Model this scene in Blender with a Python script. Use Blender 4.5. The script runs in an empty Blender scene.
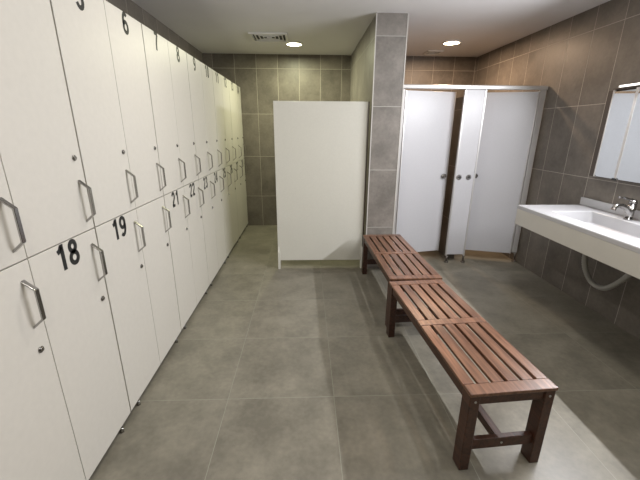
import bpy, bmesh, math
from mathutils import Vector, Matrix, noise

# ------------------------------------------------------------------ camera
S = 0.909                       # survey units -> metres (wall tile = 30 x 60 cm)
C = bpy.context.scene.collection
sc = bpy.context.scene
cam_d = bpy.data.cameras.new('camera'); cam = bpy.data.objects.new('camera', cam_d); C.objects.link(cam)
X = Vector((0.99925242, -0.03831061, 0.00518729))
DN = Vector((-0.00659029, -0.30101196, -0.95359759))
F = Vector((0.03809435, 0.95285051, -0.3010394))
cam.matrix_world = Matrix(((X.x, -DN.x, -F.x, 0), (X.y, -DN.y, -F.y, 0), (X.z, -DN.z, -F.z, 1.6*S), (0, 0, 0, 1)))
cam_d.sensor_width = 36; cam_d.lens = 348.2/640*36; cam_d.clip_start = .02
sc.camera = cam

# ------------------------------------------------------------------ world, lights, exposure
w = bpy.data.worlds.new('world'); sc.world = w; w.use_nodes = True
w.node_tree.nodes['Background'].inputs[0].default_value = (.5, .5, .5, 1)
w.node_tree.nodes['Background'].inputs[1].default_value = 0.02
sc.view_settings.view_transform = 'Standard'; sc.view_settings.look = 'None'
sc.view_settings.gamma = 1; sc.view_settings.use_curve_mapping = False
sc.view_settings.exposure = 0.55

def area(name, loc, sx, sy, energy, col, direction, spread=180):
    d = bpy.data.lights.new(name, 'AREA'); d.shape = 'RECTANGLE'; d.size = sx*S; d.size_y = sy*S
    d.energy = energy; d.color = col; d.spread = math.radians(spread)
    o = bpy.data.objects.new(name, d); C.objects.link(o); o.location = Vector(loc)*S
    z = -Vector(direction).normalized(); y = Vector((0, 1, 0)); x = y.cross(z).normalized(); y = z.cross(x)
    o.matrix_world = Matrix(((x.x, y.x, z.x, o.location.x), (x.y, y.y, z.y, o.location.y), (x.z, y.z, z.z, o.location.z), (0, 0, 0, 1)))
    return o
MIRROR_LAMP_E = 50
area('mirror_lamp_light', (2.55, 2.03, 1.985), .03, 1.9, MIRROR_LAMP_E, (.97, .97, 1.0), (-1, 0, -.35))
# ceiling downlights: x, y, energy, colour (the two in view first)
GREEN = (.97, .97, .64); WARM = (1.0, .70, .47); NEUT = (1.0, .95, .88)
LAMPS = [(-.15, 5.22, 17, GREEN), (1.9, 5.02, 20, WARM), (-.15, 2.3, 6, NEUT), (1.45, 2.3, 5, NEUT), (-.15, -.3, 9, NEUT), (1.45, -.3, 8, NEUT)]
CEIL = 2.70
for i, (x, y, e, col) in enumerate(LAMPS):
    a = area('downlight', (x, y, CEIL-.035), .17, .17, e, col, (0, 0.0001, -1)); a.data.shape = 'DISK'

# ------------------------------------------------------------------ materials
def mat(name, col, rough=.5, metal=0., spec=.5, var=0., scale=8., bump=0., emit=None, estr=0., stretch=None):
    m = bpy.data.materials.new(name); m.use_nodes = True; nt = m.node_tree; b = nt.nodes['Principled BSDF']
    b.inputs['Base Color'].default_value = (*col, 1); b.inputs['Roughness'].default_value = rough
    b.inputs['Metallic'].default_value = metal; b.inputs['Specular IOR Level'].default_value = spec
    if emit:
        b.inputs['Emission Color'].default_value = (*emit, 1); b.inputs['Emission Strength'].default_value = estr
    tc = nt.nodes.new('ShaderNodeTexCoord'); mp = nt.nodes.new('ShaderNodeMapping')
    if stretch: mp.inputs['Scale'].default_value = stretch
    nt.links.new(tc.outputs['Object'], mp.inputs[0])
    n = nt.nodes.new('ShaderNodeTexNoise'); n.inputs['Scale'].default_value = scale; n.inputs['Detail'].default_value = 6
    nt.links.new(mp.outputs[0], n.inputs[0])
    r = nt.nodes.new('ShaderNodeValToRGB'); v = max(var, .015)
    r.color_ramp.elements[0].position = .3; r.color_ramp.elements[1].position = .7
    r.color_ramp.elements[0].color = (*[c*(1-v) for c in col], 1); r.color_ramp.elements[1].color = (*[min(1, c*(1+v)) for c in col], 1)
    nt.links.new(n.outputs[0], r.inputs[0]); nt.links.new(r.outputs[0], b.inputs['Base Color'])
    if bump:
        bp = nt.nodes.new('ShaderNodeBump'); bp.inputs['Strength'].default_value = bump; bp.inputs['Distance'].default_value = .002
        nt.links.new(n.outputs[0], bp.inputs['Height']); nt.links.new(bp.outputs[0], b.inputs['Normal'])
    return m

def tile_mat(name, col, grout, su, sv, ou, ov, g=.005, rough=.45, floor=False, var=.24, spec=.4):
    """stone-look tiles laid from world position; su,sv tile size and ou,ov joint offset in survey units"""
    m = bpy.data.materials.new(name); m.use_nodes = True; nt = m.node_tree; N = nt.nodes; L = nt.links
    b = N['Principled BSDF']; b.inputs['Specular IOR Level'].default_value = spec
    geo = N.new('ShaderNodeNewGeometry'); sp = N.new('ShaderNodeSeparateXYZ'); L.new(geo.outputs['Position'], sp.inputs[0])
    def M(op, a, bb=None, c=None):
        n = N.new('ShaderNodeMath'); n.operation = op
        for i, q in enumerate((a, bb, c)):
            if q is None: continue
            if isinstance(q, (int, float)): n.inputs[i].default_value = q
            else: L.new(q, n.inputs[i])
        return n.outputs[0]
    if floor:
        u, v = sp.outputs[0], sp.outputs[1]
    else:
        sn = N.new('ShaderNodeSeparateXYZ'); L.new(geo.outputs['True Normal'], sn.inputs[0])
        isx = M('GREATER_THAN', M('ABSOLUTE', sn.outputs[0]), .5)
        u = M('ADD', M('MULTIPLY', sp.outputs[1], isx), M('MULTIPLY', M('SUBTRACT', sp.outputs[0], (ou[0]-ou[1])*S), M('SUBTRACT', 1., isx)))
        v = sp.outputs[2]; ou = ou[1]
    uu = M('DIVIDE', M('SUBTRACT', u, ou*S), su*S); vv = M('DIVIDE', M('SUBTRACT', v, ov*S), sv*S)
    def edge(q, size):
        f = M('FRACT', q); d = M('MINIMUM', f, M('SUBTRACT', 1., f)); return M('LESS_THAN', M('MULTIPLY', d, size*S), g/2)
    line = M('MAXIMUM', edge(uu, su), edge(vv, sv))
    cmb = N.new('ShaderNodeCombineXYZ'); L.new(M('FLOOR', uu), cmb.inputs[0]); L.new(M('FLOOR', vv), cmb.inputs[1])
    wn = N.new('ShaderNodeTexWhiteNoise'); wn.noise_dimensions = '3D'; L.new(cmb.outputs[0], wn.inputs[0])
    va = N.new('ShaderNodeVectorMath'); va.operation = 'MULTIPLY_ADD'; va.inputs[1].default_value = (7, 7, 7)
    L.new(wn.outputs[1], va.inputs[0]); L.new(geo.outputs['Position'], va.inputs[2])
    n1 = N.new('ShaderNodeTexNoise'); n1.inputs['Scale'].default_value = 4.5; n1.inputs['Detail'].default_value = 8; n1.inputs['Roughness'].default_value = .62
    n2 = N.new('ShaderNodeTexNoise'); n2.inputs['Scale'].default_value = 38; n2.inputs['Detail'].default_value = 4
    L.new(va.outputs[0], n1.inputs[0]); L.new(va.outputs[0], n2.inputs[0])
    h = M('ADD', M('MULTIPLY', n1.outputs[0], .75), M('MULTIPLY', n2.outputs[0], .25))
    h = M('ADD', h, M('MULTIPLY', M('SUBTRACT', wn.outputs[0], .5), .10))
    r = N.new('ShaderNodeValToRGB'); r.color_ramp.elements[0].position = .36; r.color_ramp.elements[1].position = .64
    r.color_ramp.elements[0].color = (*[c*(1-var) for c in col], 1); r.color_ramp.elements[1].color = (*[c*(1+var) for c in col], 1)
    L.new(h, r.inputs[0])
    mx = N.new('ShaderNodeMix'); mx.data_type = 'RGBA'; L.new(line, mx.inputs[0]); L.new(r.outputs[0], mx.inputs[6]); mx.inputs[7].default_value = (*grout, 1)
    L.new(mx.outputs[2], b.inputs['Base Color'])
    L.new(M('ADD', M('MULTIPLY', h, .18), M('ADD', rough-.09, M('MULTIPLY', line, .3))), b.inputs['Roughness'])
    bp = N.new('ShaderNodeBump'); bp.inputs['Strength'].default_value = .35; bp.inputs['Distance'].default_value = .0015
    L.new(M('SUBTRACT', M('MULTIPLY', h, .5), line), bp.inputs['Height']); L.new(bp.outputs[0], b.inputs['Normal'])
    return m

def wood_mat(name, a, bcol, rough=.38):
    m = bpy.data.materials.new(name); m.use_nodes = True; nt = m.node_tree; N = nt.nodes; L = nt.links; b = N['Principled BSDF']
    tc = N.new('ShaderNodeTexCoord'); mp = N.new('ShaderNodeMapping'); mp.inputs['Scale'].default_value = (26, 1.6, 26)
    oi = N.new('ShaderNodeObjectInfo'); va = N.new('ShaderNodeVectorMath'); va.operation = 'ADD'
    L.new(tc.outputs['Object'], va.inputs[0]); sc_ = N.new('ShaderNodeMath'); sc_.operation = 'MULTIPLY'; sc_.inputs[1].default_value = 9; L.new(oi.outputs['Random'], sc_.inputs[0])
    L.new(sc_.outputs[0], va.inputs[1]); L.new(va.outputs[0], mp.inputs[0])
    n = N.new('ShaderNodeTexNoise'); n.inputs['Scale'].default_value = 2.2; n.inputs['Detail'].default_value = 7; n.inputs['Distortion'].default_value = .6
    L.new(mp.outputs[0], n.inputs[0])
    r = N.new('ShaderNodeValToRGB'); r.color_ramp.elements[0].position = .3; r.color_ramp.elements[1].position = .7
    r.color_ramp.elements[0].color = (*a, 1); r.color_ramp.elements[1].color = (*bcol, 1); L.new(n.outputs[0], r.inputs[0])
    hs = N.new('ShaderNodeHueSaturation'); L.new(r.outputs[0], hs.inputs['Color'])
    m2 = N.new('ShaderNodeMath'); m2.operation = 'MULTIPLY_ADD'; m2.inputs[1].default_value = .35; m2.inputs[2].default_value = .82; L.new(oi.outputs['Random'], m2.inputs[0])
    L.new(m2.outputs[0], hs.inputs['Value']); L.new(hs.outputs[0], b.inputs['Base Color']); b.inputs['Roughness'].default_value = rough
    bp = N.new('ShaderNodeBump'); bp.inputs['Strength'].default_value = .25; bp.inputs['Distance'].default_value = .001
    L.new(n.outputs[0], bp.inputs['Height']); L.new(bp.outputs[0], b.inputs['Normal'])
    return m

TCOL = (.160, .142, .122); GROUT = (.42, .385, .34)
m_wall = tile_mat('stone_wall_tiles', TCOL, GROUT, .33, .66, (-.76, 3.24), -.14)
m_wallR = tile_mat('stone_wall_tiles_stall_side', TCOL, GROUT, .33, .66, (2.00, 3.24), -.14)
m_pillar = tile_mat('stone_pillar_tiles', (.215, .197, .178), (.44, .43, .40), .33, .66, (.695, 3.9), -.14)
m_floor = tile_mat('stone_floor_tiles', (.196, .181, .145), (.28, .28, .235), .66, .66, .165, 1.79, g=.003, rough=.36, floor=True, var=.24)
m_ceil = mat('ceiling_paint', (.72, .71, .715), .9, var=.01, scale=3)
m_white = mat('white_laminate', (.575, .55, .502), .42, var=.02, scale=40, bump=.05)
m_edge = mat('carcass_edge', (.22, .21, .19), .6)
m_kick = mat('dark_plinth', (.03, .028, .026), .6)
m_chrome = mat('brushed_chrome', (.40, .39, .38), .2, 1., scale=60)
m_black = mat('black_vinyl', (.012, .012, .012), .5)
m_dark = mat('dark_recess', (.03, .03, .03), .6)
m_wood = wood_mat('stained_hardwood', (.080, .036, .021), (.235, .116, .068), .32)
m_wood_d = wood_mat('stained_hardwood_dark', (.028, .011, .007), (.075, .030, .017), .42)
m_bolt = mat('steel_bolt', (.5, .5, .5), .35, 1.)
m_alu = mat('anodised_aluminium', (.62, .61, .60), .38, .45, scale=50)
m_alu_d = mat('dark_aluminium', (.20, .18, .16), .35, 1., scale=50)
m_door = mat('pearl_grey_laminate', (.52, .52, .545), .38, var=.03, scale=120, bump=.08)
m_panel = mat('screen_laminate', (.60, .59, .53), .4, var=.02, scale=60)
m_solid = mat('white_solid_surface', (.46, .46, .475), .2, var=.02, scale=150)
m_apron = mat('cream_apron', (.56, .545, .50), .35, var=.02)
m_mirror = mat('mirror_glass', (.80, .84, .86), .02, 1.)
m_bronze = mat('bronze_frame', (.10, .082, .068), .35, .6)
m_hose = mat('grey_plastic_hose', (.40, .395, .37), .45, var=.05)
m_vent = mat('vent_paint', (.72, .71, .68), .5)
m_rim = mat('lamp_rim', (.8, .8, .78), .4)
m_glowG = mat('lamp_glow_cool', (1, 1, 1), .5, emit=(1, .96, .62), estr=9)
m_glowW = mat('lamp_glow_warm', (1, 1, 1), .5, emit=(1, .80, .52), estr=9)
m_glowM = mat('mirror_lamp_glow', (1, 1, 1), .5, emit=(1, .97, .9), estr=1.6)

# ------------------------------------------------------------------ helpers
class MB:
    def __init__(s): s.bm = bmesh.new()
    def _merge(s, t):
        me = bpy.data.meshes.new('t'); t.to_mesh(me); t.free(); s.bm.from_mesh(me); bpy.data.meshes.remove(me)
    def box(s, x0, x1, y0, y1, z0, z1, bev=0., seg=2, mtx=None):
        t = bmesh.new(); bmesh.ops.create_cube(t, size=1)
        for v in t.verts: v.co = Vector(((x0+x1)/2+v.co.x*(x1-x0), (y0+y1)/2+v.co.y*(y1-y0), (z0+z1)/2+v.co.z*(z1-z0)))
        if bev: bmesh.ops.bevel(t, geom=t.edges[:], offset=bev, segments=seg, affect='EDGES', profile=.5)
        if mtx: t.transform(mtx)
        s._merge(t); return s
    def cyl(s, p0, p1, r, seg=24, r2=None, bev=0.):
        p0, p1 = Vector(p0), Vector(p1); d = p1-p0; t = bmesh.new()
        bmesh.ops.create_cone(t, cap_ends=True, segments=seg, radius1=r, radius2=r if r2 is None else r2, depth=d.length)
        if bev: bmesh.ops.bevel(t, geom=[e for e in t.edges if len(e.link_faces) == 2 and any(len(f.verts) > 4 for f in e.link_faces)], offset=bev, segments=2, affect='EDGES')
        t.transform(Matrix.Translation((p0+p1)/2) @ d.to_track_quat('Z', 'Y').to_matrix().to_4x4())
        for f in t.faces: f.smooth = len(f.verts) == 4
        s._merge(t); return s
    def tube(s, pts, r, seg=12, flat=None, cap=True, rings=None):
        """sweep; r may be a list; flat=(a,b) gives a rectangular section"""
        pts = [Vector(p) for p in pts]; t = bmesh.new(); prev = None; up = None; loops = []
        for i, p in enumerate(pts):
            a = pts[max(i-1, 0)]; b = pts[min(i+1, len(pts)-1)]; d = (b-a).normalized()
            if up is None: up = d.orthogonal().normalized()
            up = (up - d*up.dot(d)).normalized(); sd = d.cross(up)
            rr = r[i] if isinstance(r, (list, tuple)) else r
            loops.append([t.verts.new(p+up*math.cos(k*2*math.pi/seg)*rr+sd*math.sin(k*2*math.pi/seg)*rr) for k in range(seg)])
        for l0, l1 in zip(loops, loops[1:]):
            for k in range(seg):
                f = t.faces.new((l0[k], l0[(k+1) % seg], l1[(k+1) % seg], l1[k])); f.smooth = True
        if cap: t.faces.new(loops[0][::-1]); t.faces.new(loops[-1])
        s._merge(t); return s
    def poly_extrude(s, pts, vec, bev=0.):
        t = bmesh.new(); vs = [t.verts.new(p) for p in pts]; f = t.faces.new(vs)
        r = bmesh.ops.extrude_face_region(t, geom=[f]); bmesh.ops.translate(t, verts=[v for v in r['geom'] if isinstance(v, bmesh.types.BMVert)], vec=vec)
        bmesh.ops.recalc_face_normals(t, faces=t.faces[:])
        if bev: bmesh.ops.bevel(t, geom=t.edges[:], offset=bev, segments=2, affect='EDGES')
        s._merge(t); return s
    def mesh(s, name, m):
        bmesh.ops.recalc_face_normals(s.bm, faces=s.bm.faces[:])
        for v in s.bm.verts: v.co *= S
        me = bpy.data.meshes.new(name); s.bm.to_mesh(me); s.bm.free(); me.materials.append(m); return me
    def build(s, name, m, parent=None, loc=(0, 0, 0)): return put(name, s.mesh(name, m), parent, loc)
def put(name, me, parent=None, loc=(0, 0, 0)):
    o = bpy.data.objects.new(name, me); C.objects.link(o); o.location = Vector(loc)*S
    if parent: o.parent = parent
    return o
def tag(o, label=None, cat=None, group=None, kind=None):
    if label: o['label'] = label
    if cat: o['category'] = cat
    if group: o['group'] = group
    if kind: o['kind'] = kind
    return o
def empty(name, loc, rz=0): 
    o = bpy.data.objects.new(name, None); C.objects.link(o); o.location = Vector(loc)*S; o.rotation_euler.z = rz; o.empty_display_size = .1; return o
def struct(name, mb, m): return tag(mb.build(name, m), kind='structure')

# ------------------------------------------------------------------ the room
XL, XR, YB, YF = -1.555, 2.68, 5.94, -1.7
PX0, PX1, PY = .70, 1.015, 3.90
struct('floor', MB().box(XL-.1, XR+.1, YF-.1, YB+.1, -.1, 0), m_floor)
struct('ceiling', MB().box(XL-.1, XR+.1, YF-.1, YB+.1, CEIL, CEIL+.1), m_ceil)
struct('wall_left', MB().box(XL-.1, XL, YF-.1, YB+.1, 0, CEIL), m_wall)
struct('wall_right', MB().box(XR, XR+.1, YF-.1, YB+.1, 0, CEIL), m_wall)
struct('wall_back', MB().box(XL, PX0+.15, YB, YB+.1, 0, CEIL), m_wall)
struct('wall_back_stalls', MB().box(PX0+.15, XR, YB, YB+.1, 0, CEIL), m_wallR)
struct('wall_front', MB().box(XL, XR, YF-.1, YF, 0, CEIL), m_wall)
struct('wall_centre', MB().box(PX0, PX1, PY, YB, 0, CEIL), m_pillar)
struct('wall_stall_divider', MB().box(1.83, 1.93, 4.22, YB, 0, 1.98), m_wallR)
m_trim = mat('pale_metal_trim', (.55, .53, .50), .4)
struct('trim_1', MB().box(PX0-.004, PX0+.006, PY-.004, PY+.006, 0, CEIL-.002), m_trim)
struct('trim_2', MB().box(PX1-.006, PX1+.004, PY-.004, PY+.006, 0, CEIL-.002), m_trim)

# ------------------------------------------------------------------ lockers
LX = -1.02; DT = .018; ZB, ZM0, ZM1, ZT = .044, 1.144, 1.149, 2.228
def arc(cx, cy, rx, ry, a0, a1, n=14):
    return [(cx+rx*math.cos(math.radians(a0+(a1-a0)*k/n)), cy+ry*math.sin(math.radians(a0+(a1-a0)*k/n))) for k in range(n+1)]
SIX = [arc(.285, .315, .200, .24, 0, 360, 24), arc(.315, .50, .230, .425, 52, 195)]
DIGITS = {'0': [arc(.28, .5, .195, .425, 0, 360, 28)],
 '1': [[(.37, 0), (.37, 1)], [(.12, .73), (.24, .78), (.34, .92)]],
 '2': [arc(.28, .70, .195, .225, 168, -30)+[(.36, .46), (.22, .30), (.12, .10)], [(.05, .075), (.52, .075)]],
 '3': [arc(.265, .72, .175, .205, 160, -90), arc(.27, .30, .205, .225, 90, -165)],
 '4': [[(.40, 0), (.40, 1)], [(.40, .94), (.09, .30)], [(.03, .27), (.55, .27)]],
 '5': [[(.50, .925), (.15, .925), (.11, .48)], arc(.275, .33, .205, .255, 145, -158)],
 '6': SIX, '7': [[(.04, .925), (.52, .925)], [(.48, .90), (.34, .62), (.25, .34), (.22, 0)]],
 '8': [arc(.28, .735, .170, .19, 0, 360, 24), arc(.28, .29, .205, .215, 0, 360, 24)],
 '9': [[(.565-x, 1-y) for x, y in st] for st in SIX]}
def number_mesh(txt, h):
    """bold numeral cut from black vinyl: strokes of constant width, face +x, reading along +y"""
    bm = bmesh.new(); wd = .092; adv = .69; x0 = -adv*len(txt)/2+.05
    for i, ch in enumerate(txt):
        for st in DIGITS[ch]:
            closed = len(st) > 20 and (Vector(st[0])-Vector(st[-1])).length < .01
            pr = []
            for k, p in enumerate(st):
                if closed: q0, q1 = Vector(st[k-1 if k else -2]), Vector(st[k+1 if k < len(st)-1 else 1])
                else: q0, q1 = Vector(st[max(k-1, 0)]), Vector(st[min(k+1, len(st)-1)])
                d = (q1-q0).normalized(); nrm = Vector((-d.y, d.x))
                pr.append([bm.verts.new((z, (x0+i*adv+q.x)*h, (q.y-.5)*h)) for z in (0, .0007) for q in (Vector(p)+nrm*wd, Vector(p)-nrm*wd)])
            for a, b in zip(pr, pr[1:]):
                bm.faces.new((a[2], a[3], b[3], b[2])); bm.faces.new((a[0], b[0], b[1], a[1]))
                bm.faces.new((a[0], a[2], b[2], b[0])); bm.faces.new((a[1], b[1], b[3], a[3]))
    mb = MB(); mb.bm.free(); mb.bm = bm; return mb.mesh('number', m_black)
def handle_mesh():
    mb = MB(); h, o = .098, .044; b, t = .0085, .0065          # half height, projection, strap half width, thickness
    prof = [(0, -h), (o, -h*.62), (o, h*.62), (0, h)]
    inn = [(0, h-t*1.6), (o-t*1.3, h*.62-t*.4), (o-t*1.3, -h*.62+t*.4), (0, -h+t*1.6)]
    mb.poly_extrude([(x, -b, z) for x, z in prof+inn], (0, 2*b, 0), .0015)
    return mb.mesh('handle', m_chrome)
def lock_mesh():
    return MB().cyl((0, 0, 0), (.005, 0, 0), .013, 20, bev=.001).cyl((.005, 0, 0), (.009, 0, 0), .008, 16).box(.009, .0095, -.0012, .0012, -.005, .005).mesh('lock', m_chrome)
HME, LME = handle_mesh(), lock_mesh()
def cabinet(y0, pitch, nums, label):
    t = empty('locker_cabinet', (LX, y0, 0)); tag(t, label, 'locker', 'white locker cabinets in the row on the left')
    wdt = 2*pitch
    MB().box(XL-LX+.004, -DT-.002, .004, wdt-.004, ZB-.01, ZT+.004, .002).build('body', m_white, t)
    MB().box(XL-LX+.02, -.065, .004, wdt-.004, .004, ZB-.012).build('plinth', m_kick, t)
    for fy in (.10, wdt-.10):
        MB().cyl((-.008, fy, .001), (-.008, fy, ZB-.012), .011, 16, r2=.009).build('foot', m_chrome, t)
    for c in range(2):
        a = c*pitch+(.005 if c == 0 else .0018); b = (c+1)*pitch-(.005 if c == 1 else .0018)
        for up in (1, 0):
            z0, z1 = (ZM1, ZT) if up else (ZB, ZM0)
            d = MB().box(-DT, 0, a, b, z0, z1, .0012).build('door', m_white, t)
            hz = 1.284 if up else .984; put('handle', HME, d, (0, b-.045, hz))
            put('lock', LME, d, (0, b-.048, 1.478 if up else .795))
            n = nums[c] + (0 if up else 14)
            if n != 20:
                k = put('number', number_mesh(str(n), .113), d, (.0004, (a+b)/2-.005, ZT-.056 if up else ZM0-.058))
                tag(k, 'black number %d' % n)
            else: tag(d, 'locker door without a number')
P = .4265; y = 1.66-4*P
names = ['white locker cabinet beside the camera, nearest of the row',
 'white locker cabinet in the left foreground with 18 on a lower door',
 'white locker cabinet whose lower right door has no number, beside the 19 door',
 'white locker cabinet right behind the one with the unnumbered door',
 'white locker cabinet, third from the far end of the row',
 'white locker cabinet, second from the far end of the row',
 'white locker cabinet against the far tiled wall, last of the row']
for i in range(7):
    p = P if i < 6 else (YB-.006-y)/2
    cabinet(y, p, (1+2*i, 2+2*i), names[i]); y += 2*p

# ------------------------------------------------------------------ white privacy screen
t = empty('privacy_screen', (0, 3.97, 0)); tag(t, 'free-standing white privacy screen in front of the far tiled wall', 'screen')
MB().box(-.320, .665, -.012, .014, .095, 1.892, .002).build('panel', m_panel, t)
tag(MB().box(.6655, .682, -.016, .018, .085, 1.892, .001).build('edge_profile', m_alu_d, t), 'dark edge profile on the pillar side')
for x in (-.345, .645):
    MB().poly_extrude([(x, -.014, 0), (x, -.014, .27), (x, -.045, .20), (x, -.060, .02), (x, -.060, 0)], (.026, 0, 0), .002).build('foot', m_panel, t)
MB().box(-.345, -.3185, -.013, .020, 0.0, 1.892, .002).build('end_post', m_panel, t)

# ------------------------------------------------------------------ shower / toilet cubicle front
SY = 4.09
t = empty('cubicle_front', (0, SY, 0)); tag(t, 'pearl-grey cubicle front with two doors under a steel head rail', 'cubicle')
MB().box(PX1+.004, 2.672, -.028, .028, 2.035, 2.078, .008).build('head_rail', m_alu, t)
def post(x0, x1, foot=True, xf=None):
    MB().box(x0, x1, -.018, .018, .13, 2.034, .003).build('post', m_alu, t)
    if foot:
        xf = (x0+x1)/2 if xf is None else xf
        MB().cyl((xf, 0, .012), (xf, 0, .129), .012, 16).cyl((xf, 0, .001), (xf, 0, .014), .026, 20, bev=.002).build('foot', m_alu_d, t)
post(1.05, 1.085, True)
post(2.60, 2.665, True, 2.655)
# pilaster between the doors
pil = MB().box(1.768, 1.978, -.012, .012, .11, 2.034, .001).build('pilaster', m_door, t)
for x0, x1 in ((1.752, 1.7675), (1.9785, 1.996)):
    MB().box(x0, x1, -.016, .016, .09, 2.034, .002).build('edge_profile', m_alu, pil)
for x in (1.775, 1.990):
    MB().cyl((x, 0, .012), (x, 0, .089), .012, 16).cyl((x, 0, .001), (x, 0, .014), .028, 20, bev=.002).build('foot', m_alu_d, t)
def knob(parent, x, y=-.012, big=True):
    MB().cyl((x, y, 1.077), (x, y-.008, 1.077), .031, 24, bev=.002).build('lock_plate', m_chrome, parent) if not big else None
    if big:
        MB().cyl((x, y, 1.077), (x, y-.014, 1.077), .012, 20).cyl((x, y-.014, 1.077), (x, y-.038, 1.077), .030, 24, r2=.025, bev=.003).build('knob', m_chrome, parent)
    else:
        MB().cyl((x+.004, y-.0085, 1.077), (x+.004, y-.012, 1.077), .014, 16).build('keyhole', m_dark, parent)
knob(pil, 1.800, big=False); knob(pil, 1.915, big=False)
def stall_door(hx, hy, width, ang, side):
    """side=+1 hinge left, panel runs to +x; -1 hinge right"""
    d = MB()
    x0, x1 = (0, width) if side > 0 else (-width, 0)
    d.box(x0+.012, x1-.012, -.011, .011, .118, 2.02, .001)
    o = d.build('door', m_door, t, (hx, hy, 0)); o.rotation_euler.z = ang
    for a, b in ((x0, x0+.0115), (x1-.0115, x1)):
        MB().box(a, b, -.014, .014, .112, 2.022, .001).build('edge_profile', m_alu, o)
    kx = width-.055 if side > 0 else -(width-.055)
    knob(o, kx, y=-.011)
stall_door(1.092, .0, .635, math.radians(13), 1)
stall_door(2.594, .0, .600, math.radians(-16), -1)

# ------------------------------------------------------------------ washbasin counter on the right wall
WZ = .925; CX0 = 2.03; CY1 = 3.22; CY0 = 1.30
t = empty('washbasin_counter', (XR, (CY0+CY1)/2, 0)); tag(t, 'white washbasin counter with cream apron fixed to the right wall', 'washbasin')
oy = (CY0+CY1)/2
def rel(mb, name, m, parent=t):
    for v in mb.bm.verts: v.co -= Vector((XR, oy, 0))
    return mb.build(name, m, parent)
# slab with sloped rectangular basin
bx0, bx1, by0, by1, bd = 2.17, 2.545, 2.12, 2.95, .115
mb = MB(); bm = mb.bm
def ring(x0, x1, y0, y1, z, r=0., n=1):
    if r == 0: return [bm.verts.new((x0, y0, z)), bm.verts.new((x1, y0, z)), bm.verts.new((x1, y1, z)), bm.verts.new((x0, y1, z))]
    out = []
    for cx, cy, a0 in ((x0+r, y0+r, 180), (x1-r, y0+r, 270), (x1-r, y1-r, 0), (x0+r, y1-r, 90)):
        for k in range(n+1):
            a = math.radians(a0+90*k/n); out.append(bm.verts.new((cx+r*math.cos(a), cy+r*math.sin(a), z)))
    return out
n = 5
outer_t = ring(CX0+.004, XR-.003, CY0, CY1-.004, WZ, .004, n); 
outer_s = ring(CX0, XR-.003, CY0, CY1, WZ-.006, .004, n); outer_b = ring(CX0, XR-.003, CY0, CY1, WZ-.035, .004, n)
rim = ring(bx0, bx1, by0, by1, WZ, .02, n); lip = ring(bx0+.006, bx1-.006, by0+.006, by1-.006, WZ-.006, .02, n)
mid = ring(bx0+.02, bx1-.012, by0+.12, by1-.03, WZ-bd*.85, .03, n); low = ring(bx0+.05, bx1-.03, by0+.17, by1-.07, WZ-bd, .03, n)
def bridge(a, b):
    for k in range(len(a)):
        f = bm.faces.new((a[k], a[(k+1) % len(a)], b[(k+1) % len(a)], b[k])); f.smooth = False
bridge(outer_b, outer_s); bridge(outer_s, outer_t); bridge(outer_t, rim); bridge(rim, lip); bridge(lip, mid); bridge(mid, low); bm.faces.new(low)
under = ring(bx0-.01, bx1+.01, by0-.01, by1+.01, WZ-.035, .02, n); under2 = ring(bx0, bx1, by0+.05, by1, WZ-bd-.02, .03, n)
bridge(outer_b, under); bridge(under, under2); bm.faces.new(under2[::-1])
rel(mb, 'countertop', m_solid)
rel(MB().box(CX0+.001, CX0+.022, CY0, CY1-.001, WZ-.185, WZ-.036, .002).box(CX0+.022, XR-.003, CY1-.022, CY1-.001, WZ-.185, WZ-.036, .002), 'apron', m_apron)
rel(MB().box(XR-.024, XR-.003, CY0, CY1+.02, WZ+.001, WZ+.072, .003), 'backsplash', m_solid)
rel(MB().cyl((2.36, 2.60, WZ-bd-.001), (2.36, 2.60, WZ-bd+.004), .03, 24, bev=.001), 'drain', m_chrome)
# drain hose
def bez(pts, n=10):
    out = []; P_ = [Vector(p) for p in pts]; P_ = [P_[0]*2-P_[1]]+P_+[P_[-1]*2-P_[-2]]
    for i in range(1, len(P_)-2):
        for k in range(n):
            u = k/n; a, b, c, d = P_[i-1:i+3]
            out.append(.5*((2*b)+(c-a)*u+(2*a-5*b+4*c-d)*u*u+(3*b-a-3*c+d)*u**3))
    out.append(P_[-2]); return out
HP = [(2.44, 2.74, WZ-bd-.025), (2.445, 2.78, .66), (2.47, 2.80, .48), (2.51, 2.74, .34), (2.54, 2.64, .315), (2.56, 2.55, .39), (2.59, 2.46, .54), (2.63, 2.41, .62), (2.660, 2.39, .632)]
pts = bez(HP, 16); rr = [.021+.0022*math.sin(i*math.pi) + (.0022 if i % 2 else 0) for i in range(len(pts))]
mb = MB().tube(pts, rr, 14)
hose = rel(mb, 'drain_hose', m_hose)
rel(MB().cyl((2.44, 2.74, WZ-bd-.055), (2.44, 2.74, WZ-bd-.021), .032, 20, bev=.002), 'connector', m_hose, hose)
rel(MB().cyl((2.666, 2.39, .64), (2.677, 2.39, .64), .038, 20, bev=.002), 'wall_flange', m_chrome, hose)

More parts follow.
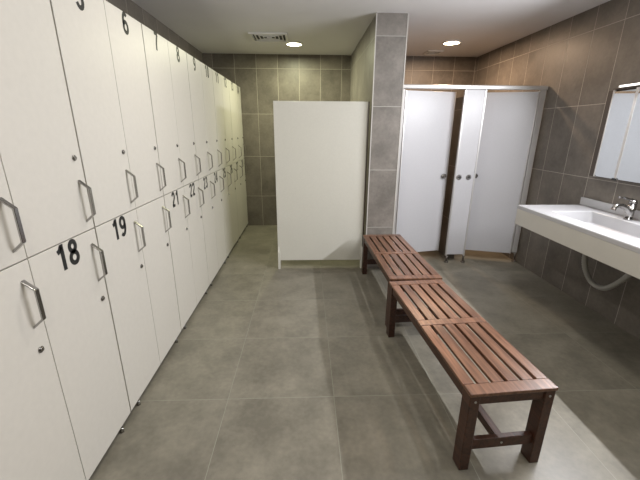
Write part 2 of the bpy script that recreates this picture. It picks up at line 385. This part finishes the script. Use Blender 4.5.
# faucet (single lever mixer), spout pointing to -x
fx, fy = 2.590, 2.630
t = empty('basin_mixer_tap', (fx, fy, WZ+.001)); tag(t, 'chrome single-lever mixer tap on the back of the washbasin counter', 'tap')
MB().cyl((0, 0, 0), (0, 0, .010), .031, 28, bev=.002).cyl((0, 0, .010), (.006, 0, .125), .025, 28, r2=.029, bev=.003).build('body', m_chrome, t)
MB().tube(bez([(.0, 0, .050), (-.030, 0, .085), (-.075, 0, .108), (-.125, 0, .112), (-.142, 0, .092)], 8), [.024]*6+[.021]*12+[.017]*14+[.0165], 18).build('spout', m_chrome, t)
MB().cyl((-.142, 0, .094), (-.146, 0, .078), .018, 20, bev=.001).build('aerator', m_alu_d, t)
lv = MB().cyl((.006, 0, .127), (.004, 0, .160), .029, 28, r2=.022, bev=.004)
lv.tube(bez([(.004, 0, .150), (-.04, 0, .166), (-.085, .0, .176), (-.125, 0, .180)], 6), [.014]*4+[.010]*8+[.007]*7, 14)
lv.build('lever', m_chrome, t)

# ------------------------------------------------------------------ mirror cabinet and its lamp
MX = 2.592; MY1 = 3.08; MY0 = 1.00; MZ0, MZ1 = 1.215, 1.935
t = empty('mirror_cabinet', (XR, (MY0+MY1)/2, MZ0)); tag(t, 'bronze-edged mirror cabinet hanging above the washbasin', 'mirror')
oy = (MY0+MY1)/2
def relm(mb, name, m, parent=t):
    for v in mb.bm.verts: v.co -= Vector((XR, oy, MZ0))
    return mb.build(name, m, parent)
relm(MB().box(MX+.020, XR-.003, MY0, MY1+.075, MZ0-.004, MZ1, .002), 'body', m_bronze)
ys = [MY1, 2.850, 2.0, MY0]
for a, b in zip(ys[1:], ys[:-1]):
    d = relm(MB().box(MX, MX+.0185, a+.013, b-.013, MZ0+.004, MZ1-.016), 'mirror_door', m_mirror)
    for u in (a+.001, b-.0125): relm(MB().box(MX-.002, MX+.019, u, u+.0115, MZ0, MZ1-.002, .001), 'side_frame', m_alu, d)
relm(MB().box(MX-.004, MX+.019, MY0, MY1, MZ1-.0015, MZ1+.010, .002), 'top_frame', m_bronze)
relm(MB().box(MX-.012, MX-.003, 2.830, 2.870, MZ0-.006, MZ0+.012, .002), 'pull', m_dark)
t = empty('mirror_lamp', (MX, 2.0, MZ1+.011)); tag(t, 'slim white lamp bar mounted on top of the mirror cabinet', 'lamp')
MB().box(-.010, .06, -.98, 1.03, 0, .018, .003).build('housing', m_rim, t)
MB().box(-.016, -.0105, -.96, 1.01, .002, .016, .001).build('diffuser', m_glowM, t)

# ------------------------------------------------------------------ slatted benches
BW, BL, BH = .432, 1.245, .462
def bench(x, y, rz, label):
    """origin at the near left corner of the top, length along +y"""
    t = empty('slatted_bench', (x, y, 0), rz); tag(t, label, 'bench', 'brown slatted wooden benches in a line')
    tt = .018; eb = .070
    for a, b in ((0, eb), (BL/2-.03, BL/2+.03), (BL-eb, BL)):
        MB().box(0, BW, a+.001, b-.001, BH-tt, BH, .003).build('cross_board', m_wood, t)
    n = 6; gap = .018; sw = (BW-gap*(n-1))/n
    for a, b in ((eb+.002, BL/2-.032), (BL/2+.032, BL-eb-.002)):
        for k in range(n):
            x0 = k*(sw+gap); MB().box(x0, x0+sw, a, b, BH-tt, BH-.001, .003).build('slat', m_wood, t)
    zt = BH-tt-.001; lg = .050; ah = .055
    for lx in (.004, BW-.004-lg):
        for ly in (.006, BL-.006-.07):
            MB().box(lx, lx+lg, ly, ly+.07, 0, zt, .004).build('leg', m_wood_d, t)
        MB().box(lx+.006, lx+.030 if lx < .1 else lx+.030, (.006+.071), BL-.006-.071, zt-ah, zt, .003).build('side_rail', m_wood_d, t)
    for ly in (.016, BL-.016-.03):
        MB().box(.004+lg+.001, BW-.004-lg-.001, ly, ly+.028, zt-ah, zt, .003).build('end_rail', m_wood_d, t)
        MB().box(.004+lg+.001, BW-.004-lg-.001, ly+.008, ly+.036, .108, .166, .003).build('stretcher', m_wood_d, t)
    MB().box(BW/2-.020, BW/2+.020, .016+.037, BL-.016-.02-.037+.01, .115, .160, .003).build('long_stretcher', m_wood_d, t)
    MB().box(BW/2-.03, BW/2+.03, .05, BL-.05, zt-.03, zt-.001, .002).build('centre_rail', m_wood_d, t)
    for bx_, bz, by_ in ((.031, zt-.030, .006), (BW-.031, zt-.030, .006), (BW/2, .137, .024)):
        MB().cyl((bx_, by_, bz), (bx_, by_-.003, bz), .006, 14, bev=.0006).build('bolt', m_bolt, t)
bench(.738, 1.262, math.radians(4.2), 'nearer brown slatted bench, its open end facing the camera')
bench(.668, 2.552, math.radians(1.3), 'farther brown slatted bench, beside the tiled pillar')

# ------------------------------------------------------------------ ceiling fittings
def clight(x, y, m, label):
    t = empty('ceiling_light', (x, y, CEIL)); tag(t, label, 'light', 'round ceiling lights')
    bm_ = MB(); n = 40
    vs = [[bm_.bm.verts.new((r*math.cos(k*2*math.pi/n), r*math.sin(k*2*math.pi/n), z)) for k in range(n)] for r, z in ((.118, -.001), (.116, -.014), (.100, -.016), (.098, -.001))]
    for i in range(4):
        a, b = vs[i], vs[(i+1) % 4]
        for k in range(n): bm_.bm.faces.new((a[k], a[(k+1) % n], b[(k+1) % n], b[k]))
    bm_.build('rim', m_rim, t)
    MB().cyl((0, 0, -.002), (0, 0, -.014), .097, 40, bev=.003).build('diffuser', m, t)
for i, (x, y, e, col) in enumerate(LAMPS):
    clight(x, y, (m_glowG, m_glowW, m_glowG, m_glowG, m_glowG, m_glowG)[i],
      ['lit round ceiling light behind the white privacy screen', 'warm round ceiling light above the cubicles', 'round ceiling light over the locker aisle',
       'round ceiling light over the benches', 'round ceiling light above the aisle, behind the camera', 'round ceiling light above the basins, behind the camera'][i])
def vent(x, y, w_, d_, rings, label):
    t = empty('ceiling_vent', (x, y, CEIL)); tag(t, label, 'vent')
    def rect(mb, hx, hy, wd, z0, z1):
        mb.box(-hx, hx, -hy, -hy+wd, z0, z1).box(-hx, hx, hy-wd, hy, z0, z1).box(-hx, -hx+wd, -hy+wd, hy-wd, z0, z1).box(hx-wd, hx, -hy+wd, hy-wd, z0, z1); return mb
    rect(MB(), w_/2, d_/2, .030, -.018, -.001).build('frame', m_vent, t)
    MB().box(-w_/2+.036, w_/2-.036, -d_/2+.036, d_/2-.036, -.002, -.001).build('duct', m_dark, t)
    for k in range(rings):
        f = 1-(k+.55)/(rings+.2)
        hx, hy = (w_/2-.035)*f, (d_/2-.035)*f
        rect(MB(), hx, hy, min(.011, hy*.8), -.016, -.0025).build('louvre', m_vent, t)
vent(-.445, 4.89, .46, .40, 4, 'square louvred ceiling vent beside the light over the lockers')
vent(1.87, 5.62, .22, .24, 2, 'small ceiling vent near the back wall over the cubicles')
